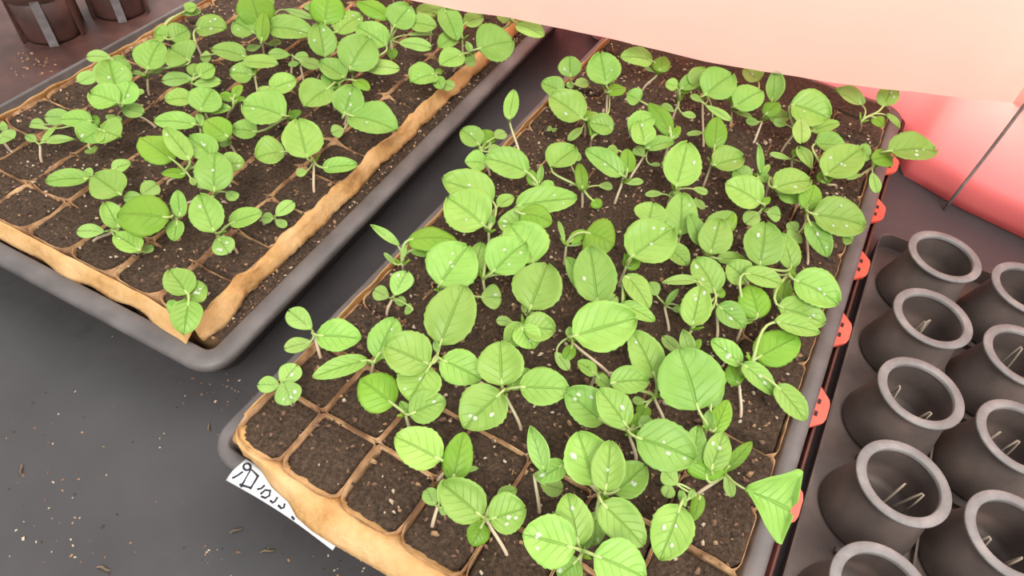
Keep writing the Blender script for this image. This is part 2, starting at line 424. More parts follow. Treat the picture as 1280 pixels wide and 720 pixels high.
# outer paper wraps that fold out over the rims
def wrap(parent, pts_fn, n, name='outer_wrap', rows=7, mat=None):
    bm = bmesh.new(); G = []
    for k in range(n+1):
        G.append([bm.verts.new(pts_fn(k/n, q/(rows-1))) for q in range(rows)])
    for k in range(n):
        for q in range(rows-1): bm.faces.new((G[k][q], G[k+1][q], G[k+1][q+1], G[k][q+1]))
    o = obj(name, bm, mat or M['paper'], parent)
    md = o.modifiers.new('thick', 'SOLIDIFY'); md.thickness = .0005; md.offset = 0
    return o
inner_px = [(305, 570), (313, 574), (327, 588), (340, 609), (361, 628), (371, 647), (390, 664), (415, 680), (445, 697), (475, 714)]
inner_pts = [unproject(x, y, -.0066) for x, y in inner_px]
def y_out(x):
    if x <= inner_pts[0].x-.006: return -.0007
    if x <= inner_pts[0].x: return -.0007+(inner_pts[0].y+.0007)*(x-inner_pts[0].x+.006)/.006
    for a, c in zip(inner_pts, inner_pts[1:]):
        if a.x <= x <= c.x: return a.y+(c.y-a.y)*(x-a.x)/max(1e-6, c.x-a.x)
    return inner_pts[-1].y
def frontR(a, q):
    x = .0055+.293*a
    yt = .0145-math.sqrt(max(0, .016**2-(.020-x)**2)) if x < .020 else -.0015
    if q < .01: return Vector((x+(.004 if x < .02 else 0), yt+.007, -.0040))
    q = (q-1/8)/(1-1/8)
    bul = math.sin(q*math.pi)
    yo = min(y_out(x), yt-.0006); y = yt-.002 + (yo-yt+.002)*q
    z = .0010 - .0074*q**1.3 + .0022*bul*min(1, max(0, yt-yo)/.014) + .0008*nz(x*55, q, 6)*(1-q)
    if q == 0:
        fr = (x/PITCH) % 1; y += .0025*(1-abs(2*fr-1))*0
    return Vector((x, y, z))
wrap(blockR, frontR, 120, rows=9)
def frontL(a, q):
    x = -.13+.296*a
    dip = max(0, (a-.86)/.14)                    # the near corner of the paper has slumped
    y = .001 - .0085*q - .004*q*nz(x*30, 3, 3) - .006*dip*q - .003*dip
    z = .0012 - .011*q + .0014*math.sin(q*3.1) + .0016*nz(x*60, q*1.5, 2) - .004*dip
    return Vector((x, y, z))
wrap(blockL, frontL, 90)
def sideL(a, q):
    v = -.004+.58*a
    u = .1645 + .0085*q + .0028*nz(v*26, q, 4) + .0020*nz(v*80, q*2.5, 6) + .0010*nz(v*200, q*4, 16)
    z = .0028 - .0135*q**1.2 + .0016*math.sin(q*3.1) + .0034*nz(v*35, q, 9) + .0012*nz(v*150, q*2, 12)
    return Vector((u, v, z))
wrap(blockL, sideL, 260)
def leftL(a, q):
    v = .0+.58*a
    u = -.1272 - .0035*q + .002*nz(v*30, q, 14)
    z = .0035 - .013*q + .003*nz(v*55, q, 19)
    return Vector((u, v, z))
wrap(blockL, leftL, 140)
def leftR(a, q):
    v = .014+.56*a
    u = .0035 - .0018*q + .0008*nz(v*40, q, 24)
    z = .0025 - .012*q + .0018*nz(v*60, q, 29)
    return Vector((u, v, z))
wrap(blockR, leftR, 120)

# ------------------------------------------------------------------ plant label with handwriting
la = thing('plant_label', 'white plastic plant label with black handwriting on the right tray front rim', 'label', (0, 0, 0))
LX0, LX1 = .0175, .097
def lab_pt(x, q, lift=0.0):                      # q 0 = outer edge, 1 = inner edge
    a = (x-LX0)/(LX1-LX0)
    yo = -.0198 + .0015*math.sin(a*3.1); yi = -.0045
    y = yo+(yi-yo)*q
    return Vector((x + .002*q, y, -.0080-.0030*max(0, (-.0135-y)/.006)**1.3+lift))
bm = bmesh.new(); G = []
for k in range(31): G.append([bm.verts.new(lab_pt(LX0+(LX1-LX0)*k/30, q/6)) for q in range(7)])
for k in range(30):
    for q in range(6): bm.faces.new((G[k][q], G[k+1][q], G[k+1][q+1], G[k][q+1]))
lb = obj('label_strip', bm, M['label'], la); md = lb.modifiers.new('thick', 'SOLIDIFY'); md.thickness = .0006; md.offset = 0
def ink_pt(px, py):
    # find the strip position whose picture is this pixel (the strip is nearly flat)
    P = unproject(px, py, -.0080)
    for _ in range(4):
        a = max(0, min(1, (P.x-LX0)/(LX1-LX0))); yo = -.0198+.0015*math.sin(a*3.1); yi = -.0045
        q = max(.03, min(.97, (P.y-yo)/(yi-yo))); P = unproject(px, py, lab_pt(P.x, q).z)
    return lab_pt(P.x-.002*q, q, .0006)
strokes = [[(309+4.5*math.cos(t*.5), 584+4.2*math.sin(t*.5)) for t in range(14)],
           [(291, 598), (297, 595), (304, 590)],
           [(299, 613), (302, 607), (305, 603), (314, 587), (323, 596)], [(323, 595), (319, 602), (313, 612)], [(300, 606), (306, 608), (313, 610)],
           [(322, 612), (327, 611), (331, 607)],
           [(326, 618), (332, 613), (338, 614), (337, 620), (332, 623), (327, 621)],
           [(338, 626), (341, 629), (344, 627), (347, 622)],
           [(348, 632), (352, 636), (355, 635), (356, 630)],
           [(365, 646), (368, 650)]]
bm = bmesh.new()
for s_ in strokes: tube(bm, [ink_pt(*p) for p in s_], .00065, 6)
obj('handwriting', bm, M['ink'], la)

# ------------------------------------------------------------------ red crate under the right tray
cr = thing('red_crate', 'red plastic crate under the right black tray with tabs along its side', 'crate', (.16, .3, FLOOR))
cr.location = (0, 0, 0)
bm = bmesh.new()
zc = -.021
L = [rrect(.002, .0005, .3195, .643, .012, FLOOR+.0004), rrect(-.002, -.0045, .3205, .644, .012, FLOOR+.02), rrect(-.0055, -.0085, .3215, .645, .012, zc), rrect(-.003, -.006, .3195, .643, .010, zc), rrect(.005, .003, .3175, .641, .01, FLOOR+.004)]
# open frame so that the tray can stand inside it
loft(bm, L)
obj('crate_wall', bm, M['darkred'], cr)
for k in range(7):
    yc = .0700+k*.0793
    for nm in ('tab',):
        bm = bmesh.new()
        prof = [(.3150, -.0200), (.3240, -.0105), (.3252, -.006), (.3252, .006), (.3240, .0105), (.3150, .0200)]
        top = [bm.verts.new((x, yc+y, -.0165)) for x, y in prof]; bot = [bm.verts.new((x-.0005, yc+y, -.0195)) for x, y in prof]
        bm.faces.new(top); bm.faces.new(bot[::-1])
        for i in range(6): bm.faces.new((top[i], bot[i], bot[(i+1) % 6], top[(i+1) % 6]))
        tb = obj('tab', bm, M['red'], cr, smooth=False); tb['label'] = 'coral red tab'
        for sgn in (-1, 1):
            bm = bmesh.new(); box(bm, (.3178, yc+sgn*.0055, -.0164), (.0022, .0042, .0006)); obj('slot', bm, M['slot'], tb, smooth=False)

# ------------------------------------------------------------------ round collared pots
RINGZ = -.005
def lathe(bm, prof, n=48, mat=0, close=False):
    rows = [[bm.verts.new((r*math.cos(6.28319*k/n), r*math.sin(6.28319*k/n), z)) for k in range(n)] for r, z in prof]
    for a, c in zip(rows, rows[1:]):
        for k in range(n):
            f = bm.faces.new((a[k], a[(k+1) % n], c[(k+1) % n], c[k])); f.material_index = mat
    return rows
def make_pot(label, loc):
    H = RINGZ-(FLOOR+.003)
    t = thing('round_pot', label, 'pot', loc, 0, 'round pots with grey collars')
    bm = bmesh.new()
    lathe(bm, [(.0226, H-.0028), (.0227, H-.0004), (.0231, H), (.0288, H), (.0292, H-.0004), (.0292, H-.0018), (.0286, H-.0022), (.0262, H-.0024), (.0245, H-.0028), (.0226, H-.0028)])
    obj('collar', bm, M['collar'], t)
    bm = bmesh.new()
    rows = lathe(bm, [(.0240, H-.0026), (.0282, H*.5), (.0326, .003), (.0318, 0), (.012, 0.0), (.0004, 0.0)])
    bm.faces.new(rows[-1])
    rows = lathe(bm, [(.0236, H-.0027), (.0268, H*.5), (.0300, .004), (.020, .0022), (.0004, .0022)])
    bm.faces.new(rows[-1])
    obj('body', bm, M['pot'], t)
    bm = bmesh.new()
    for a in (0.3, 1.87):
        rot = Matrix.Rotation(a, 3, 'Z'); box(bm, (0, 0, .0042), (.034, .0016, .003), rot)
    obj('base_cross', bm, M['rib'], t, smooth=False)
    return t
def copy_tree(o, parent=None):
    c = o.copy(); COL.objects.link(c)
    if parent is not None: c.parent = parent
    for ch in list(o.children): copy_tree(ch, c)
    return c
pt_tray = thing('pot_carrier', 'dark shallow carrier tray holding the round grey-collared pots', 'tray', (0, 0, 0))
bm = bmesh.new()
# pots stand inside its low wall
L = [rrect(.3345, -.10, .62, .475, .012, FLOOR+.0003), rrect(.3325, -.10, .622, .477, .012, FLOOR+.016), rrect(.3340, -.098, .62, .475, .012, FLOOR+.0168), rrect(.3355, -.097, .619, .474, .012, FLOOR+.0025)]
rows = loft(bm, L); bm.faces.new(rows[-1]); bm.faces.new(rows[0][::-1])
obj('carrier_base', bm, M['pot'], pt_tray, smooth=False)
bm = bmesh.new()
ys = [.117, .1945, .272, .349, .426]
for y in ys:
    for dx in (-.033, .033): pass
for k in range(5):
    y = .078+.0775*k
    box(bm, (.486, y, FLOOR+.005), (.25, .004, .005))
for x in (.4085, .4745, .5405): box(bm, (x, .19, FLOOR+.005), (.0015, .55, .005))
obj('web', bm, M['rib'], pt_tray, smooth=False)
pots = []
desc = {(0, 0): 'grey-collared round pot cut by the bottom frame edge, nearest one beside the red tabs', (0, 1): 'round pot, second from the bottom in the row along the right tray',
        (0, 2): 'round pot with root bits, third from the bottom in the row along the right tray', (0, 3): 'round grey-collared pot, fourth from the bottom in the row along the right tray',
        (0, 4): 'farthest round pot of the row along the right tray, in front of the red film'}
first = None
for ci, x in enumerate((.3755, .4415, .508)):
    for ri, y in enumerate(ys):
        if ci == 2 and ri not in (3, 4): continue
        lab = desc.get((ci, ri)) or ('round grey-collared pot at the right frame edge, %s' % ('lowest corner one', 'second from the bottom', 'third from the bottom', 'fourth from the bottom', 'farthest one')[ri] if ci == 1 else 'round pot beyond the right frame edge')
        loc = (x+(.0005*((ri*7) % 3-1)), y+(.0 if ci != 1 else .0), FLOOR+.003)
        if ci == 2: continue
        if first is None: first = make_pot(lab, loc); p_ = first
        else: p_ = copy_tree(first); p_.location = loc; p_['label'] = lab
        p_.rotation_euler.z = .37*((ri*5+ci*3) % 7)
        pots.append((p_, ci, ri))
# dried roots lying in the pots
rr = random.Random(5)
for p_, ci, ri in pots:
    if (ci, ri) in ((0, 4), (1, 4)): continue
    bm = bmesh.new(); L = p_.location
    for q in range(2):
        a = Vector((rr.uniform(-.009, .009), rr.uniform(-.011, .011), .0068)); d = Vector((rr.uniform(-1, 1), rr.uniform(-1, 1), 0)).normalized()*.008
        e = a+d; k = .019/max(.019, Vector((e.x, e.y)).length); e.x *= k; e.y *= k
        tube(bm, bez(a, a+d*.3+Vector((0, 0, .006)), e+Vector((-d.y, d.x, .3))*.3, e, 7), [.0009, .0009, .0008, .0008, .0007, .0007, .0006, .0004], 5)
    o = obj('dried_root', bm, M['root']); o.location = L
    where = {(0, 0): 'the bottom pot beside the red tabs', (0, 1): 'the second pot from the bottom beside the red tabs', (0, 2): 'the third pot from the bottom beside the red tabs', (0, 3): 'the fourth pot from the bottom beside the right tray',
             (1, 0): 'the lowest pot at the right frame edge', (1, 1): 'the second pot from the bottom at the right frame edge', (1, 2): 'the third pot from the bottom at the right frame edge', (1, 3): 'the fourth pot from the bottom at the right frame edge'}[ci, ri]
    tag(o, 'pale dried root curled inside %s' % where, 'root', 'dried roots in the pots')

# ------------------------------------------------------------------ brown pots beyond the left tray
def brown_pot(label, foot, away):
    P = Vector(foot); d = Vector(away).normalized()
    c = P + d*.0325
    t = thing('brown_pot', label, 'pot', (c.x, c.y, FLOOR+.0026), math.atan2(-d.y, -d.x), 'brown pots beyond the left tray')
    H = .060
    bm = bmesh.new(); rows = lathe(bm, [(.030, 0.0004), (.031, .004), (.0335, H), (.031, H), (.0295, .004), (.0003, .003)]); bm.faces.new(rows[0]); obj('body', bm, M['brown'], t)
    bm = bmesh.new(); lathe(bm, [(.0338, H-.012), (.0342, H-.010), (.0345, H), (.0342, H+.003), (.033, H+.003), (.031, H-.004), (.0338, H-.012)]); obj('collar', bm, M['brown'], t)
    for k in range(6):
        a = k*math.pi/3; rot = Matrix.Rotation(a, 3, 'Z')
        bm = bmesh.new(); box(bm, rot@Vector((.0335, 0, H*.43)), (.003, .009 if k == 0 else .004, H*.84), rot@Matrix.Rotation(-.03, 3, 'Y'))
        rb = obj('rib', bm, M['greyrib'] if k == 0 else M['brown'], t, smooth=False)
        if k == 0: rb['label'] = 'pale grey rib'
    return t
bm = bmesh.new()
rows = loft(bm, [rrect(-.95, .10, -.452, .60, .02, FLOOR+.0003), rrect(-.95, .10, -.450, .60, .02, FLOOR+.0022), rrect(-.949, .101, -.451, .599, .02, FLOOR+.0026)])
bm.faces.new(rows[-1]); bm.faces.new(rows[0][::-1])
bt = obj('base_board', bm, M['brown'], smooth=False); tag(bt, 'reddish brown flat board under the brown pots in the top left corner', 'board')
bt.rotation_euler.z = 0
f1 = unproject(70, 60, FLOOR); f2 = unproject(155, 30, FLOOR)
brown_pot('brown ribbed pot with a pale grey rib in the dark top left corner', f1, (-.75, .55, 0))
brown_pot('brown ribbed pot at the top frame edge behind the left tray', f2, (-.75, .55, 0))
def orange_bits(r):
    p = unproject(r.gauss(40, 18), r.gauss(80, 9), FLOOR+.0028); return (p.x, p.y, FLOOR+.0028)
crumbs('root_bits', 'orange brown root bits lying on the reddish board in the top left corner', 40, orange_bits, (.0008, .0024), [0, 3, 3, 0], 41, 'root bits', flat=.4)

# ------------------------------------------------------------------ red plastic cover: raised flap and standing back wall
cov = thing('plastic_cover', 'pink and red translucent plastic sheet draped at the far end of both trays', 'plastic sheet')
edge_px = [(400, -40), (480, -8), (530, 5), (590, 15), (640, 23), (700, 35), (750, 45), (800, 58), (840, 68), (920, 84), (1010, 98), (1110, 112), (1200, 122), (1280, 130), (1360, 138), (1440, 146)]
edge = [unproject(x, y, .052) for x, y in edge_px]
edge = [edge[0]+Vector((-.35, -.05, 0))] + edge + [edge[-1]+Vector((.3, .1, 0))]
def resample(P, n):
    d = [0]
    for a, c in zip(P, P[1:]): d.append(d[-1]+(c-a).length)
    o = []
    for k in range(n+1):
        s_ = d[-1]*k/n; i = 0
        while i < len(d)-2 and d[i+1] < s_: i += 1
        o.append(P[i].lerp(P[i+1], (s_-d[i])/(d[i+1]-d[i])))
    return o
edge = resample(edge, 110)
bm = bmesh.new(); G = []
for k, e in enumerate(edge):
    row = []
    for q in range(22):
        h = q/21*.62
        fold = .007*nz(k*.16, h*2.0, 31)*min(1, .25+h*6) + .012*nz(k*.05, h*3, 3)*min(1, h*5)
        row.append(bm.verts.new(e+Vector((.03*h*nz(k*.04, h, 2), .10*h+.10*h*h+fold, h + .0012*nz(k*.35, 0, 8)*(1 if q == 0 else 0)))))
    G.append(row)
for k in range(len(G)-1):
    for q in range(21): bm.faces.new((G[k][q], G[k+1][q], G[k+1][q+1], G[k][q+1]))
obj('raised_flap', bm, M['film_pale'], cov, recalc=False)
base = [Vector(p) for p in ((1.0, .50, 0), (.62, .545, 0), (.475, .566, 0), (.40, .579, 0), (.345, .600, 0), (.331, .640, 0), (.30, .664, 0), (.1, .664, 0), (-.03, .650, 0), (-.05, .655, 0), (-.07, .705, 0), (-.2, .72, 0), (-.45, .74, 0))]
base = resample(base, 120); foot = list(base); bm = bmesh.new(); G = []
for k, e in enumerate(base):
    row = []
    for q in range(20):
        t_ = q/19; h = .5*t_**1.2
        roll = .012*math.sin(min(1, h/.03)*math.pi) if h < .03 else 0
        bow = .10*h
        row.append(bm.verts.new(Vector((e.x+.004*nz(k*.1, h*4, 5), e.y - roll*.8 + bow + .006*nz(k*.12, h*3, 12)*min(1, h*10), FLOOR+.0008+h))))
    G.append(row)
for k in range(len(G)-1):
    for q in range(19): bm.faces.new((G[k][q], G[k+1][q], G[k+1][q+1], G[k][q+1]))
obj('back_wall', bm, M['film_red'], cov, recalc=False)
bm = bmesh.new(); G = []                                  # strip added behind the sheet's foot to keep backlight off it
for k, e in enumerate(foot):
    t_ = (foot[min(k+1, len(foot)-1)]-foot[max(k-1, 0)]).normalized(); n_ = Vector((t_.y, -t_.x, 0))
    if n_.y < 0: n_ = -n_
    if abs(n_.y) < .3: n_ = Vector((-.3 if e.x < 0 else .3, .9, 0)).normalized()
    a = e+n_*.013; c = e+n_*.024
    G.append([bm.verts.new((a.x, a.y, FLOOR+.0005)), bm.verts.new((a.x, a.y, FLOOR+.034)), bm.verts.new((c.x, c.y, FLOOR+.034)), bm.verts.new((c.x, c.y, FLOOR+.0005))])
for k in range(len(G)-1):
    for q in range(4): bm.faces.new((G[k][q], G[k+1][q], G[k+1][(q+1) % 4], G[k][(q+1) % 4]))
bm.faces.new(G[0]); bm.faces.new(G[-1][::-1])
o = obj('backlight_block', bm, M['brown'], smooth=False); tag(o, 'added dark strip blocking backlight behind the foot of the red plastic sheet', 'board')
# wire hoop standing on the floor in front of the wall
bm = bmesh.new(); w0 = unproject(1180, 262, FLOOR); 
tube(bm, [w0+Vector((.003*math.sin(k*.5)*.3, .0035*k*.4, .0005+k*.03)) for k in range(12)], .0016, 8)
o = obj('hoop_wire', bm, M['wire']); tag(o, 'thin dark wire rod standing upright in front of the red plastic sheet', 'wire')
# tray, note, hub pixel, soil pixel (or None), leaves: kind, blade base px, tip px, width px, height mm
# kinds: t true leaf, c seed leaf, u true leaf in underside green with backlit glow painted in, n narrow young leaf
PLANTS = [
# ---------------- right tray, near rows
('R','small seedling of three round leaves at the label corner',(352,484),(352,500),[('c',350,482,322,481,20,10),('c',352,480,372,456,26,14),('c',354,478,366,505,34,18)]),
('R','three-leaved seedling beside the left paper edge above the label corner',(392,418),(400,445),[('c',390,412,360,388,26,20),('t',397,420,452,424,40,24),('c',390,428,355,436,18,14)]),
('R','seedling with a narrow leaf pointing left at the second row',(466,455),None,[('t',471,448,494,398,40,24),('t',459,450,391,472,24,20),('n',470,452,484,436,8,20)]),
('R','seedling with yellow green round leaf and three lobed leaves',(507,518),None,[('u',492,506,450,474,50,26),('t',512,519,557,500,40,30),('t',510,516,500,502,12,22)]),
('R','seedling with the brightest large pale round leaf left of centre',(546,448),(571,482),[('t',536,456,481,432,56,38),('t',536,460,512,502,54,32),('t',552,450,602,474,44,28),('t',550,431,580,357,60,36),('n',547,440,543,426,8,30)]),
('R','seedling with broad drooping leaf and upright leaf over third front pot',(563,582),(546,602),[('t',551,575,494,546,52,28),('u',566,602,580,540,36,26),('c',572,590,598,585,7,18)]),
('R','seedling with two broad leaves side by side near front edge',(607,648),(635,694),[('t',602,646,552,604,52,28),('t',612,650,657,636,50,26),('u',604,654,590,682,28,16),('t',622,622,646,612,18,14)]),
('R','small seedling with two short seed leaves at the front edge',(547,633),(540,657),[('c',544,632,533,611,20,14),('c',549,630,556,598,12,18),('c',549,634,560,642,12,12)]),
('R','cross-shaped seedling with four broad leaves left of centre',(630,490),(652,536),[('t',627,482,625,427,57,38),('t',626,492,580,536,58,32),('t',649,484,711,487,46,28),('t',636,486,662,462,22,22)]),
('R','seedling with narrow upright leaf between two front rows',(668,595),(675,641),[('n',681,590,662,532,24,32),('t',706,580,672,600,28,24),('c',675,604,704,612,24,14)]),
('R','seedling with upright oval leaf before a darker round leaf near front',(751,618),(722,590),[('t',757,614,763,551,42,42),('t',742,606,722,540,58,32),('t',768,617,806,582,46,22),('t',752,629,804,682,48,34),('t',745,640,742,682,26,20)]),
('R','seedling with the large round flat leaf at the bottom frame edge',(727,692),None,[('t',718,685,653,668,64,34),('t',723,681,709,617,46,30),('t',742,694,806,722,62,38),('t',722,700,698,722,40,24),('n',730,686,738,670,10,22)]),
('R','seedling with one drooping egg-shaped leaf near the front right',(852,628),None,[('t',850,633,824,700,54,28),('c',857,634,850,612,10,20),('c',860,625,868,612,9,18)]),
('R','seedling with broad flat oval leaf tipped right above front rows',(786,541),(796,574),[('t',794,547,868,574,60,38),('t',783,533,748,486,40,34),('t',754,528,706,490,46,26),('c',798,534,814,522,16,22),('u',790,536,800,516,14,18)]),
('R','seedling with a folded triangular leaf reaching over the right rim',(902,597),(870,618),[('f',931,612,988,638,84,40),('t',866,580,872,533,28,30),('t',888,588,904,541,34,32),('u',882,600,882,568,46,26),('u',906,588,940,552,18,14),('c',908,592,914,622,14,12)]),
('R','seedling with paddle-shaped seed leaf on long pale stalks near the front',(872,623),None,[('c',846,606,829,588,22,20),('c',838,606,832,622,18,18),('u',876,618,866,651,18,14)]),
('R','seedling with the largest round leaf, lighter at one side',(884,535),None,[('t',872,512,848,436,82,40),('t',888,510,892,452,28,36),('u',892,542,910,500,26,24),('n',884,536,886,512,14,28)]),
('R','seedling with a small spoon-shaped leaf above the largest round leaf',(856,446),None,[('n',862,444,853,412,18,42),('c',852,444,828,420,15,20),('u',866,440,876,424,10,22)]),
('R','seedling with half-edge-on leaf under the long stalk at centre',(818,497),(832,529),[('t',819,472,790,414,40,32),('t',762,479,811,476,34,26),('c',806,503,790,500,10,14),('u',808,506,800,522,20,12)]),
('R','seedling with the big oval leaf at the middle of the tray',(712,424),(765,470),[('t',716,421,794,398,62,38),('c',694,440,711,463,14,18),('u',716,432,706,452,16,20),('n',712,422,712,408,10,28)]),
('R','low seedling half hidden below the middle oval leaf',(745,466),None,[('t',745,468,722,452,18,18),('t',746,470,760,486,16,16)]),
# ---------------- right tray, middle
('R','seedling with heart-shaped pair of pale leaves left of centre',(656,410),None,[('t',655,408,632,432,30,26),('t',655,410,694,412,36,30),('t',650,408,668,436,34,28),('c',640,402,620,401,12,20)]),
('R','seedling with one upright round leaf with clear veins left of centre',(660,394),None,[('t',662,388,684,331,60,38),('c',668,390,672,404,10,20),('n',656,392,654,378,7,30)]),
('R','seedling with pale oval leaf standing beside the middle oval leaf',(746,386),None,[('t',747,380,737,309,52,38),('t',740,372,708,322,24,26),('c',752,384,770,370,20,20),('c',746,386,734,386,10,22)]),
('R','seedling with two overlapping pale leaves left of the yellow-backed leaf',(604,350),None,[('t',615,342,656,304,50,36),('t',668,329,638,282,56,30),('t',640,286,672,276,30,22)]),
('R','seedling with two stacked pale leaves at the left paper edge',(549,362),None,[('t',549,357,585,308,64,34),('t',590,346,602,304,26,24),('c',601,372,627,372,30,20)]),
('R','small seedling of round leaves low at the left paper edge',(490,374),(483,390),[('c',493,370,509,339,27,22),('c',486,372,467,363,19,14),('c',493,376,508,378,12,10),('c',516,388,506,386,14,10)]),
('R','seedling with yellow flag-like leaf at the left paper edge',(503,330),(505,342),[('u',510,300,571,300,30,36),('n',499,308,463,282,11,34),('c',496,332,480,316,6,20),('t',514,312,538,318,16,26),('n',504,322,507,306,6,30)]),
('R','seedling with large round leaf over the left paper edge',(611,290),None,[('t',606,283,560,248,58,36),('t',616,252,553,226,42,30),('t',622,258,642,246,16,24),('n',612,286,618,268,8,28)]),
('R','seedling with a wide leaf whose yellow underside curls up',(644,266),None,[('t',645,258,721,248,34,34),('u',650,268,690,278,30,36),('t',668,284,622,280,36,26),('u',668,284,676,256,24,30)]),
('R','seedling with a bright yellow-backed leaf facing right',(708,306),(705,330),[('u',732,290,768,306,50,32),('u',712,302,732,288,14,24),('c',706,304,698,276,6,20),('n',712,308,732,304,5,20)]),
('R','seedling with two broad leaves overlapping right of the yellow-backed leaf',(783,333),None,[('t',788,322,840,286,58,40),('t',810,280,816,254,42,34),('t',834,308,860,332,24,26),('u',784,336,796,316,22,24)]),
('R','seedling with two small narrow leaves below the broad pair',(778,382),None,[('t',782,344,811,386,28,28),('t',777,381,818,402,20,24),('c',775,384,762,386,8,20)]),
('R','thin seedling with one tiny round leaf on a curved bare stem',(831,383),(837,413),[('c',821,370,811,353,18,18),('n',832,381,848,362,8,20),('c',840,386,850,388,7,10),('n',848,382,860,405,8,16)]),
('R','seedling with leaf upright like a sail beside the bare stem',(865,411),None,[('t',865,408,876,358,38,36),('t',894,366,868,324,38,28),('n',872,351,827,354,12,34),('u',896,370,905,362,14,24)]),
('R','seedling with one dewy leaf on a pale straight stem',(896,384),(897,422),[('t',897,383,930,410,30,26),('c',890,384,872,386,6,18)]),
('R','seedling with toothed leaf in front of two darker leaves',(850,296),None,[('t',850,294,852,242,40,28),('c',828,242,806,244,8,16),('n',838,250,842,238,7,18)]),
('R','seedling with small pale leaf pair facing front above centre',(881,320),(876,330),[('t',876,308,862,268,22,30),('t',887,318,900,274,42,36),('t',884,292,918,268,28,24),('t',896,324,932,325,16,18),('u',912,290,918,266,12,26)]),
('R','seedling with wide dewy leaf and yellow small leaves below it',(953,262),None,[('t',950,254,906,230,40,32),('c',948,266,931,280,20,18),('c',958,266,976,270,18,16),('u',954,256,962,246,9,24)]),
('R','seedling with ribbed upright leaf, a darker one behind, right of centre',(949,338),None,[('t',949,333,956,279,52,36),('t',990,336,976,292,28,26),('u',984,344,994,330,10,20)]),
('R','seedling with crossed leaves, the upper one narrow and dewy',(930,400),None,[('t',934,352,909,330,34,30),('t',930,341,977,356,24,38),('u',948,398,936,356,38,28),('t',942,398,914,390,22,16)]),
('R','seedling with shiny oval leaf and jagged leaf beside the right rim',(986,347),None,[('t',991,350,1047,380,46,36),('t',972,384,1030,404,38,30),('u',976,380,982,350,24,24),('u',988,346,992,338,10,30)]),
('R','seedling with dark cupped leaf under a pointed one near right rim',(940,452),(962,468),[('u',946,448,998,420,46,28),('t',968,402,1024,416,24,34)]),
('R','seedling with two leaves trailing to the right rim',(924,470),(927,521),[('t',926,456,888,426,26,24),('u',922,482,912,456,22,16),('t',928,455,966,494,26,28),('t',970,482,1006,526,30,30)]),
('R','seedling with dewy drooping leaf at the right rim',(1008,268),(1011,331),[('t',1015,268,1081,282,48,34),('t',1052,296,1066,300,18,26),('u',1008,262,1018,231,28,32),('t',1011,278,1034,322,28,26),('c',998,292,988,300,22,16),('c',996,290,986,278,14,14)]),
('R','seedling with jagged wide leaf in the right half behind',(962,224),None,[('t',965,236,1012,226,34,32),('t',972,242,1000,252,18,22),('t',960,228,946,216,12,22)]),
# ---------------- right tray, far
('R','seedling with a large two-sided leaf at the far right',(1033,228),(1046,234),[('t',1030,220,1076,186,44,40),('t',1018,180,1056,184,26,32),('u',1026,228,1036,214,18,28),('t',1070,190,1088,196,22,34)]),
('R','seedling with a leaf stretched out beyond the right rim',(1092,208),(1082,222),[('t',1109,190,1168,189,34,44),('u',1116,196,1090,200,24,36),('c',1090,216,1096,242,14,26),('c',1078,218,1058,224,6,12)]),
('R','spindly seedling in the far right corner pot',(1077,152),(1075,163),[('n',1078,132,1042,114,18,30),('t',1104,134,1116,108,26,36),('u',1092,146,1104,158,15,24),('n',1108,144,1124,162,8,28)]),
('R','seedling with broad dark leaf near the far right corner',(992,168),None,[('t',988,130,1036,148,46,38),('c',1001,148,1002,180,22,36),('t',1014,165,1049,154,15,24),('c',984,156,966,152,10,20)]),
('R','thin seedling with narrow curling leaf before the broad dark leaf',(990,200),(989,218),[('c',987,199,962,192,7,14),('n',998,186,1014,213,16,26),('u',992,196,997,186,10,20),('n',1000,202,1006,200,5,14)]),
('R','seedling with upright strap-shaped leaf at the far edge',(953,151),(943,177),[('n',965,127,968,84,22,40),('u',956,144,974,128,20,28),('c',949,153,932,152,10,14),('t',960,148,986,146,18,20)]),
('R','seedling with a dewy cupped leaf left of the strap-shaped leaf',(915,138),None,[('t',917,134,952,114,34,32),('t',948,102,930,86,26,28),('u',914,128,922,112,20,26),('c',918,140,940,146,6,14)]),
('R','tall bare-stemmed seedling with a large folded leaf at the far edge',(879,124),(880,184),[('t',880,120,914,94,44,44),('t',872,112,882,86,36,38),('c',876,128,864,118,9,34),('c',882,132,914,151,10,32),('c',880,166,858,168,6,14)]),
('R','seedling with yellow cupped dewy leaf at the far edge',(848,128),(841,148),[('t',850,112,880,96,20,34),('t',846,110,832,104,16,32),('u',850,116,854,104,22,30),('c',852,142,870,146,8,14),('c',842,140,828,130,8,14)]),
('R','seedling with a yellow leaf partly behind the pink sheet',(822,93),(803,112),[('t',815,76,775,72,24,32),('u',824,90,830,70,22,30),('c',816,90,806,84,5,20)]),
('R','seedling with one tall pale leaf at the far left',(759,118),(758,147),[('t',758,107,750,67,42,44),('u',760,116,782,110,16,28),('n',764,106,754,74,12,36),('c',752,150,738,140,7,12)]),
('R','seedling with small upright round leaf in the far left corner',(714,104),None,[('t',713,97,712,71,28,26),('c',718,106,736,104,12,16),('c',708,104,716,110,7,12)]),
('R','seedling with a wide dark ribbed leaf at the far left',(731,154),None,[('t',728,149,688,120,40,36),('t',704,116,677,104,24,32),('u',732,150,738,138,12,26),('c',728,160,710,176,10,14)]),
('R','seedling with one flat dewy oval leaf in the far left part',(740,172),(738,184),[('t',767,160,736,154,26,26),('u',742,170,736,150,8,20)]),
('R','seedling with ruffled leaf cluster behind the centre',(808,190),(786,225),[('t',806,182,798,152,30,32),('t',786,164,816,146,28,34),('t',807,186,842,178,18,26),('c',804,196,794,184,14,20),('c',812,206,826,206,5,14)]),
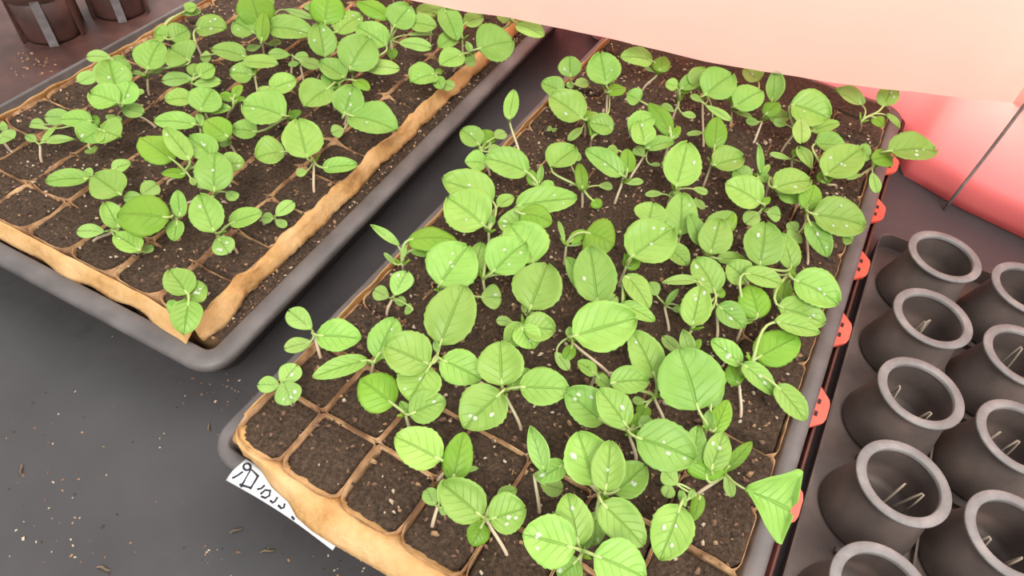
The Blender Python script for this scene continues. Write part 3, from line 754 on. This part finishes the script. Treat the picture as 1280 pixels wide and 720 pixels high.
('R','seedling with long dark sloping leaf behind the centre',(838,174),None,[('u',838,168,812,128,22,34),('t',800,126,784,118,22,30),('u',840,174,850,158,10,28)]),
('R','seedling with the upright shield-shaped veined leaf behind the centre',(845,240),None,[('t',845,234,859,179,46,42),('c',866,236,885,241,9,16),('t',846,246,850,240,14,26),('c',834,206,828,208,10,14)]),
('R','seedling with yellow-backed round leaf lit from behind, far half',(890,204),None,[('u',893,186,896,146,28,36),('t',890,208,928,198,32,30),('u',908,214,924,196,16,24)]),
('R','seedling with a thin upright spike leaf',(948,222),None,[('n',951,218,948,180,9,34),('t',934,228,918,212,26,26),('t',952,220,962,206,8,20)]),
('R','seedling with long pointed leaf left of the shield-shaped leaf',(778,228),(769,252),[('t',778,220,732,188,28,36),('u',784,216,784,186,20,28),('c',784,230,804,226,9,14),('t',772,188,758,190,12,20)]),
('R','seedling with yellow drooping leaf beside a dewy leaf, far left',(728,240),(728,258),[('t',688,210,719,186,34,30),('u',728,238,724,204,16,26),('c',716,196,727,196,11,32),('c',748,232,766,234,10,14),('u',740,250,752,258,14,20)]),
('R','seedling with long leaf over a smaller one, left part behind',(672,234),None,[('t',660,216,606,198,36,34),('t',608,204,581,203,24,28),('u',668,232,662,212,14,28),('n',674,230,678,206,8,30),('t',672,238,690,246,30,24)]),
('R','seedling with cluster of four small leaves at left paper edge',(600,190),None,[('t',600,182,577,163,26,26),('u',614,180,604,162,22,22),('c',618,172,632,166,14,24),('c',610,190,626,186,14,20)]),
('R','seedling with a lone upright pointed leaf on a long pale stem',(637,152),(652,201),[('t',636,150,643,113,18,40)]),
('R','tiny sprout of two seed leaves flat on the soil',(690,162),None,[('c',690,162,684,160,7,3),('c',691,161,695,164,7,3)]),
('R','low seedling under the leaves at the rear middle',(870,250),None,[('c',869,249,880,262,9,12),('c',868,250,858,262,8,12)]),
# ---------------- left tray, near rows
('L','seedling of three round leaves at the near corner',(236,372),None,[('t',235,369,212,338,38,24),('t',237,371,259,359,30,18),('t',236,376,230,419,40,20),('t',226,380,212,392,22,12)]),
('L','tiny three-leaved seedling by the right paper wall',(344,272),None,[('c',345,270,367,252,17,12),('c',342,274,327,272,14,8),('c',345,275,358,284,11,6)]),
('L','seedling with bright oval leaf and heart-shaped seed leaf below it',(277,292),(296,314),[('t',268,291,250,244,42,34),('c',272,297,286,317,28,18),('t',287,280,328,266,24,22)]),
('L','seedling with large triangular yellow-green leaf near the front',(216,272),None,[('u',211,273,146,268,50,30),('t',226,272,222,238,20,26),('t',222,276,218,302,22,18)]),
('L','seedling with three small leaves spread flat near the front',(140,290),(114,300),[('c',131,290,96,289,17,14),('t',150,286,132,254,28,20),('t',176,314,144,294,28,18),('c',178,316,192,308,10,8),('c',146,292,158,296,9,10)]),
('L','seedling with a long pale leaf pointing left over bare pots',(116,226),None,[('t',112,224,58,228,22,22),('t',152,244,118,220,44,26),('c',116,220,104,214,14,14),('t',140,212,164,204,16,14)]),
('L','seedling with kidney-shaped pair of seed leaves',(176,246),None,[('c',177,244,197,230,22,20),('c',178,246,154,248,14,18)]),
('L','seedling with the bright shield-shaped leaf near the middle',(270,243),(228,256),[('t',268,240,269,191,48,42),('t',276,208,306,203,26,34),('c',262,236,248,228,12,20),('c',284,240,296,250,14,18)]),
('L','seedling with three bright upright narrow leaves near the middle',(232,216),(208,228),[('t',238,200,206,160,26,38),('u',216,200,174,172,36,32),('t',268,198,236,172,34,30),('u',232,218,202,216,12,18),('c',238,222,244,232,8,22)]),
('L','seedling with a small glowing oval leaf in the middle',(286,178),(295,192),[('u',286,172,256,150,32,30),('c',290,178,274,180,10,12)]),
('L','seedling with large dewy leaf over darker leaves in the middle',(360,150),None,[('t',357,146,304,132,46,38),('t',322,166,290,162,24,22),('u',362,148,376,138,10,22),('c',332,122,338,108,18,28)]),
('L','seedling with an upright broad leaf near the right paper wall',(392,202),(392,238),[('t',384,198,372,150,50,42),('t',356,190,320,198,34,28),('t',404,211,447,207,20,22),('c',384,214,370,218,10,14)]),
('L','seedling with a wide pointed leaf overhanging the right paper wall',(434,142),None,[('t',437,146,497,164,40,36),('t',430,145,442,109,40,42),('c',430,162,414,166,16,14)]),
# ---------------- left tray, left side
('L','narrow-leaved seedling at the left edge',(50,182),(51,201),[('n',57,178,94,175,10,16),('n',46,178,32,170,10,14),('n',52,178,72,158,6,18)]),
('L','seedling with three overlapping pale leaves near the left edge',(118,158),None,[('c',92,148,56,146,20,20),('t',116,152,76,150,22,26),('u',118,158,120,144,14,24),('c',56,156,38,154,12,14),('c',64,162,36,158,5,14)]),
('L','seedling with a wide heart-shaped leaf near the left edge',(127,166),None,[('t',126,163,102,178,36,26),('t',126,163,152,172,36,28),('c',138,154,146,144,18,18),('t',112,186,118,192,16,12)]),
('L','seedling cut by the left frame edge',(-4,170),None,[('c',-2,170,17,174,20,18),('c',-2,160,10,158,12,14),('t',-6,168,-30,164,22,20)]),
('L','dense seedling of stacked pale leaves by the left paper edge',(153,133),(195,158),[('t',146,112,136,76,46,30),('t',150,130,114,118,34,36),('t',154,131,164,102,34,38),('c',122,92,98,104,18,18),('c',152,136,180,142,18,22),('c',168,114,180,117,8,20),('t',150,88,164,82,20,22)]),
('L','seedling with one leaf pointing to the left rim',(146,84),None,[('c',139,72,108,71,15,22),('t',144,82,156,72,16,18)]),
('L','seedling with a pair of broad leaves in the left part behind',(184,97),(186,118),[('t',184,88,200,53,42,34),('t',238,76,214,62,40,36),('c',188,92,202,88,6,20),('c',180,94,164,90,6,18)]),
('L','seedling with pale leaf at the far left paper edge',(206,46),(202,56),[('t',212,46,194,44,22,20),('t',214,50,236,38,30,24),('c',226,18,252,14,10,14),('t',232,14,246,8,14,18)]),
('L','seedling with a round flat leaf in the rear left',(244,52),None,[('t',246,36,284,36,28,24)]),
('L','seedling with long oval leaf behind two round ones',(306,74),None,[('t',308,72,265,62,22,26),('c',250,72,264,72,14,14)]),
('L','seedling with heart-shaped pair and two side leaves',(240,104),(240,112),[('c',241,98,202,101,17,22),('t',242,96,246,80,20,26),('t',248,96,268,84,22,28),('c',242,106,277,102,14,20)]),
('L','seedling with two broad pale overlapping leaves left of the yellow stubs',(256,140),None,[('t',240,124,207,126,22,24),('t',250,140,266,112,44,32),('t',258,138,290,136,14,26)]),
('L','seedling with a single drooping leaf above the upright narrow leaves',(250,160),None,[('t',246,156,193,152,22,26),('c',252,158,248,142,10,22)]),
('L','small stub of yellow-green young leaves',(292,132),(284,146),[('u',292,124,274,118,12,20),('u',292,122,302,106,12,22),('u',294,126,306,122,7,18)]),
('L','seedling with wide leaf across a tilted one in the left middle',(318,94),(324,124),[('t',304,78,348,81,17,30),('t',316,94,288,92,26,24)]),
('L','seedling with dewy round leaf above the large dewy leaf',(330,116),None,[('t',338,112,370,100,28,26),('t',332,118,330,108,18,20)]),
('L','small seedling of four round seed leaves',(366,72),(364,92),[('c',362,69,335,68,14,18),('c',368,72,386,71,12,16),('c',366,76,368,84,13,12),('c',374,76,400,84,14,20)]),
('L','seedling with tall yellow leaves at the top frame edge',(328,52),(330,70),[('u',326,34,312,-10,44,46),('t',318,42,294,28,34,36),('u',327,52,330,14,18,40),('c',326,58,308,62,8,14),('c',334,56,352,52,8,14),('n',334,10,344,2,12,34)]),
('L','seedling with a long leaf lying right of the tall yellow leaves',(342,44),None,[('t',336,34,392,44,30,32),('c',356,12,392,24,9,28)]),
('L','seedling with bright yellow crown leaf at the top frame edge',(410,40),None,[('u',406,30,412,-10,44,42),('t',406,72,398,31,34,38),('t',420,42,452,20,30,30),('c',396,12,380,8,8,26)]),
('L','seedling with two stacked broad leaves in the rear middle',(440,92),None,[('t',436,88,462,48,52,42),('t',484,58,447,34,32,38),('c',452,84,500,86,18,32),('u',412,74,428,86,12,26)]),
('L','seedling with three dewy leaves around a folded one',(420,108),None,[('t',412,110,380,134,40,32),('t',432,98,400,78,26,34),('t',424,110,404,94,22,26),('u',442,100,462,112,14,24)]),
('L','low seedling between the dewy leaves',(376,84),None,[('c',380,82,400,80,9,18)]),
('L','seedling with leaning tall leaf stalks in the rear right',(488,54),(489,78),[('u',486,22,446,2,20,40),('t',492,34,512,8,38,38),('t',512,28,546,34,22,34),('c',499,54,540,60,16,22),('u',490,60,490,74,14,16),('c',508,44,542,43,5,24)]),
('L','seedling with grey green oval leaf by the pink sheet',(540,24),None,[('t',520,16,548,17,16,28),('t',540,16,556,8,16,30)]),
('L','seedling with the biggest round leaf overhanging the paper wall at rear',(588,72),None,[('t',597,62,641,52,50,42),('t',578,68,550,82,26,30),('c',580,76,595,78,14,22),('n',588,66,582,52,8,32)]),
('L','seedling with drooping leaf behind the biggest round one',(578,50),None,[('t',555,12,572,52,28,40),('t',570,46,548,60,20,28),('t',580,30,604,22,20,32)]),
('L','seedling with heart-shaped leaf against the right paper wall',(546,96),None,[('t',544,92,513,104,30,20),('t',546,96,552,112,16,20),('c',552,104,568,110,14,16),('u',546,92,551,86,9,18)]),
('L','seedling at the far right corner over the rim',(640,28),None,[('t',646,30,680,46,22,38),('t',638,26,622,18,20,30)]),
]
# ------------------------------------------------------------------ seedlings
def width_true(u, r): return (math.sin(math.pi*min(1, u)**.86)**.54)*(1-.07*u)
def width_fan(u, r): return (.10+.9*min(1, u/.82)**.9)*(1 if u < .9 else max(.0, (1-((u-.9)/.1)**4))*.96+.04)
def width_cot(u, r): return math.sin(math.pi*min(1, u)**1.25)**.55
def width_nar(u, r): return math.sin(math.pi*min(1, u)**.9)**.8
def make_leaf(spec, hub, parent, origin, r):
    kind, bx, by, tx, ty, wpx, h = spec
    h *= .001
    Lp = math.hypot(tx-bx, ty-by)
    dirn = (by-ty)/max(Lp, 1)                        # +1 points away from the viewer
    Bm = unproject(bx, by, h); Lm = (unproject(tx, ty, h)-Bm).length
    lift = Lm*(.30*dirn+.02) if kind in 'tu' else Lm*.12*dirn
    if kind == 'n': lift = Lm*.45*max(dirn, .1)
    Pb = unproject(bx, by, h-lift*.5); Pt = unproject(tx, ty, max(.001, h+lift*.5))
    ax = Pt-Pb; L = ax.length; ax.normalize()
    mid = (Pb+Pt)*.5
    toc = (CAM-mid).normalized()
    nrm = Vector((0, 0, 1)) + toc*.55 + Vector((r.uniform(-.22, .22), r.uniform(-.22, .22), 0))
    W = nrm.cross(ax).normalized()                    # left of the axis
    nrm = ax.cross(W).normalized()
    p0 = Vector(project(mid-W*.005)); p1 = Vector(project(mid+W*.005))
    a2 = Vector((tx-bx, ty-by)).normalized(); per = abs((p1-p0).dot(Vector((-a2.y, a2.x))))
    half = min(.54*wpx/max(per, 1.5)*.01, .034)
    fold = {'t': .21, 'c': .06, 'u': .38, 'n': .5, 'f': .25}[kind]*r.uniform(.7, 1.3)
    arch = {'t': .07, 'c': .05, 'u': .10, 'n': .08, 'f': .06}[kind]*r.uniform(.5, 1.5)
    wf = {'t': width_true, 'c': width_cot, 'u': width_true, 'n': width_nar, 'f': width_fan}[kind]
    half /= 1.0
    small = L < .010
    nu, nv = (8, 6) if small else (16, 12)
    bm = bmesh.new(); uvl = bm.loops.layers.uv.new('UVMap')
    seed = r.uniform(0, 50); V = []; UV = {}
    tooth = .025 if kind in 'tu' else 0
    for i in range(nu+1):
        u = i/nu; uu = .004+.992*u
        row = []
        for j in range(nv+1):
            v = -1+2*j/nv
            ws = half*wf(uu, r)*(1+.05*nz(seed, u*3+v))
            if tooth: ws *= 1+tooth*abs(v)**6*math.cos(u*46+seed)
            av = abs(v)
            # cup along the midrib, arch along the length, soft waves and quilting between veins
            d = fold*half*(av**1.6)*(1 if kind != 'u' else -.3) + arch*L*(math.sin(u*math.pi)) \
                + (.085*half*math.sin((u-.34*av)*5.5*6.283)*av*(1-av) if kind in 'tu' else 0) + .17*half*nz(seed+u*2.2, v*1.6, 3)*av
            back = -.10*L*av**2*(1 if u > .8 and kind == 'c' else 0)
            if kind == 'c' and u > .8: back = -.13*L*(1-av)**2*(u-.8)/.2
            p = Pb + ax*(L*u+back) + W*(ws*v) + nrm*d
            vt = bm.verts.new(p-origin); UV[vt] = (u, (v+1)/2); row.append(vt)
        V.append(row)
    for i in range(nu):
        for j in range(nv): bm.faces.new((V[i][j], V[i+1][j], V[i+1][j+1], V[i][j+1]))
    for f in bm.faces:
        for lp in f.loops: lp[uvl].uv = UV[lp.vert]
    bm.normal_update()
    if sum((f.normal.dot(nrm) for f in bm.faces)) < 0: bmesh.ops.reverse_faces(bm, faces=bm.faces)
    # petiole, running into the midrib
    e = Pb+ax*min(.004, L*.25)+nrm*(arch*L*.5-.0002)
    dist = (Pb-hub).length
    c1 = hub+Vector((0, 0, 1))*dist*.3; c2 = Pb-ax*dist*.35
    rad = .0011 if kind in 'tu' else .0007
    tube(bm, [q-origin for q in bez(hub, c1, c2, e, 8)], [rad*(1-.045*k) for k in range(9)], 6, mat=1)
    mt = {'t': M['leaf'], 'c': M['cot'], 'u': M['under'], 'n': M['cot'], 'f': M['leaf']}[kind]
    name = 'leaf' if kind in 'tunf' else 'seed_leaf'
    o = obj(name, bm, [mt, M['petiole']], parent, recalc=False)
    md = o.modifiers.new('thick', 'SOLIDIFY'); md.thickness = .0003; md.offset = 0
    return o, (Pb, ax, W, nrm, L, half, arch, fold, wf, kind)
def drop(leaf, geo, parent_origin, r):
    Pb, ax, W, nrm, L, half, arch, fold, wf, kind = geo
    u = r.uniform(.35, .85); v = r.uniform(-.6, .6)
    p = Pb+ax*(L*u)+W*(half*wf(u, r)*v)+nrm*(fold*half*abs(v)**1.6*(1 if kind != 'u' else -.3)+arch*L*math.sin(u*math.pi))
    s_ = r.uniform(.0008, .0015); bm = bmesh.new()
    bmesh.ops.create_uvsphere(bm, u_segments=8, v_segments=6, radius=s_)
    mt = Matrix((ax*r.uniform(1, 1.5), W, nrm*.62)).transposed().to_4x4(); mt.translation = p-parent_origin+nrm*s_*.35
    bmesh.ops.transform(bm, matrix=mt, verts=bm.verts)
    obj('water_drop', bm, M['water'], leaf)
count = {'L': 0, 'R': 0}
for pi_, (side, note, hpx, spx, leaves) in enumerate(PLANTS):
    r = random.Random(100+pi_)
    bz = [l[6] for l in leaves]
    hz = max(3.0, min(24.0, min(bz)-1.0, sum(bz)/len(bz)-5.0))
    if max(bz) <= 4: hz = 2.0
    hub = unproject(hpx[0], hpx[1], hz*.001)
    if spx is None: base_p = Vector((hub.x+r.uniform(-.004, .004), hub.y+r.uniform(-.005, .003), 0))
    else: base_p = unproject(spx[0], spx[1], 0.0)
    # keep the stem inside the soil of its block
    if side == 'L':
        q = to_local(base_p); q.x = max(-.122, min(.158, q.x)); q.y = max(.008, q.y); base_p = LORG+lrot@q
    else:
        base_p.x = max(.012, min(.292, base_p.x)); base_p.y = max(.010, base_p.y)
    base_p.z = -.001
    lab = note + (' in the left tray' if side == 'L' else ' in the right tray')
    if len(lab.split()) > 16: lab = note + (', left tray' if side == 'L' else ', right tray')
    t = thing('seedling', lab, 'seedling', base_p, 0, 'cabbage seedlings in the left tray' if side == 'L' else 'cabbage seedlings in the right tray')
    org = Vector(base_p)
    bm = bmesh.new()
    d = hub-base_p
    tube(bm, [p-org for p in bez(base_p+Vector((0, 0, -.004)), base_p+Vector((0, 0, .35*d.z+.001)), hub-d*.25-Vector((0, 0, .12*d.length)), hub, 9)], [.00115*(1-.02*k) for k in range(10)], 7)
    obj('stem', bm, M['stem'], t)
    big = sum(1 for l in leaves if l[0] in 'tu') >= 2
    if big:
        bm = bmesh.new()
        for k in range(2):
            a = r.uniform(0, 6.28); dr = Vector((math.cos(a)*.5, math.sin(a)*.5, 1)).normalized(); Ls = r.uniform(.005, .009)
            sd_ = dr.cross(Vector((0, 0, 1))).normalized(); prev = None
            for q in range(6):
                u = q/5; wv = .0016*math.sin(math.pi*min(1, u*.9+.08))
                c = hub-org+dr*Ls*u+Vector((math.cos(a), math.sin(a), 0))*.002*u*u
                row = [bm.verts.new(c+sd_*wv*x_+dr.cross(sd_)*(.0012*(abs(x_)))) for x_ in (-1, 0, 1)]
                if prev:
                    for z_ in range(2): bm.faces.new((prev[z_], prev[z_+1], row[z_+1], row[z_]))
                prev = row
        o = obj('bud', bm, M['under'], t); md = o.modifiers.new('thick', 'SOLIDIFY'); md.thickness = .0004
    for sp in leaves:
        lf, geo = make_leaf(sp, hub, t, org, r)
        if sp[0] in 'tc' and sp[5] >= 26 and r.random() < .62:
            for _ in range(r.choice((1, 1, 2, 3))): drop(lf, geo, org, r)

# ------------------------------------------------------------------ debris on the black sheeting
def deb(r):
    c = r.choice(((285, 490, 30, 22, 5), (290, 690, 60, 28, 4), (120, 640, 90, 60, 3), (60, 560, 60, 60, 2), (200, 520, 120, 60, 2), (60, 690, 60, 30, 2), (430, 705, 30, 20, 1)))
    p = unproject(r.gauss(c[0], c[2]*.7), r.gauss(c[1], c[3]*.7), FLOOR)
    return (p.x, p.y, FLOOR+.0002)
crumbs('plant_debris', 'scattered crumbs of soil and plant bits on the black sheeting', 150, deb, (.0004, .0011), [0, 1, 1, 3, 0, 2], 21, 'debris', flat=.35)
rs = random.Random(77)
for k, (x, y, ln, lab) in enumerate(((262, 535, .010, 'curled dry leaf scrap on the black sheeting left of the right tray corner'), (292, 567, .012, 'dry straw bit on the black sheeting by the label'), (335, 690, .014, 'dark dry stalk on the black sheeting below the label'), (28, 588, .012, 'orange brown dry scrap on the black sheeting, leftmost one'), (130, 712, .014, 'orange dry scrap on the black sheeting at the bottom frame edge'))):
    if k == 1: x, y = 296, 664
    bm = bmesh.new(); p = unproject(x, y, FLOOR)+Vector((0, 0, .0012)); a = rs.uniform(0, 3.14); ln *= .8; d = Vector((math.cos(a), math.sin(a), 0))*ln*.4
    n_ = Vector((-d.y, d.x, 0))
    tube(bm, bez(p-d, p-d*.3+n_*.6, p+d*.3-n_*.3, p+d, 8), [.0003, .0006, .0007, .0009, .0007, .0008, .0006, .0005, .0003], 5)
    tag(obj('dry_scrap', bm, M['dry']), lab, 'plant scrap', 'dry plant scraps on the sheeting')
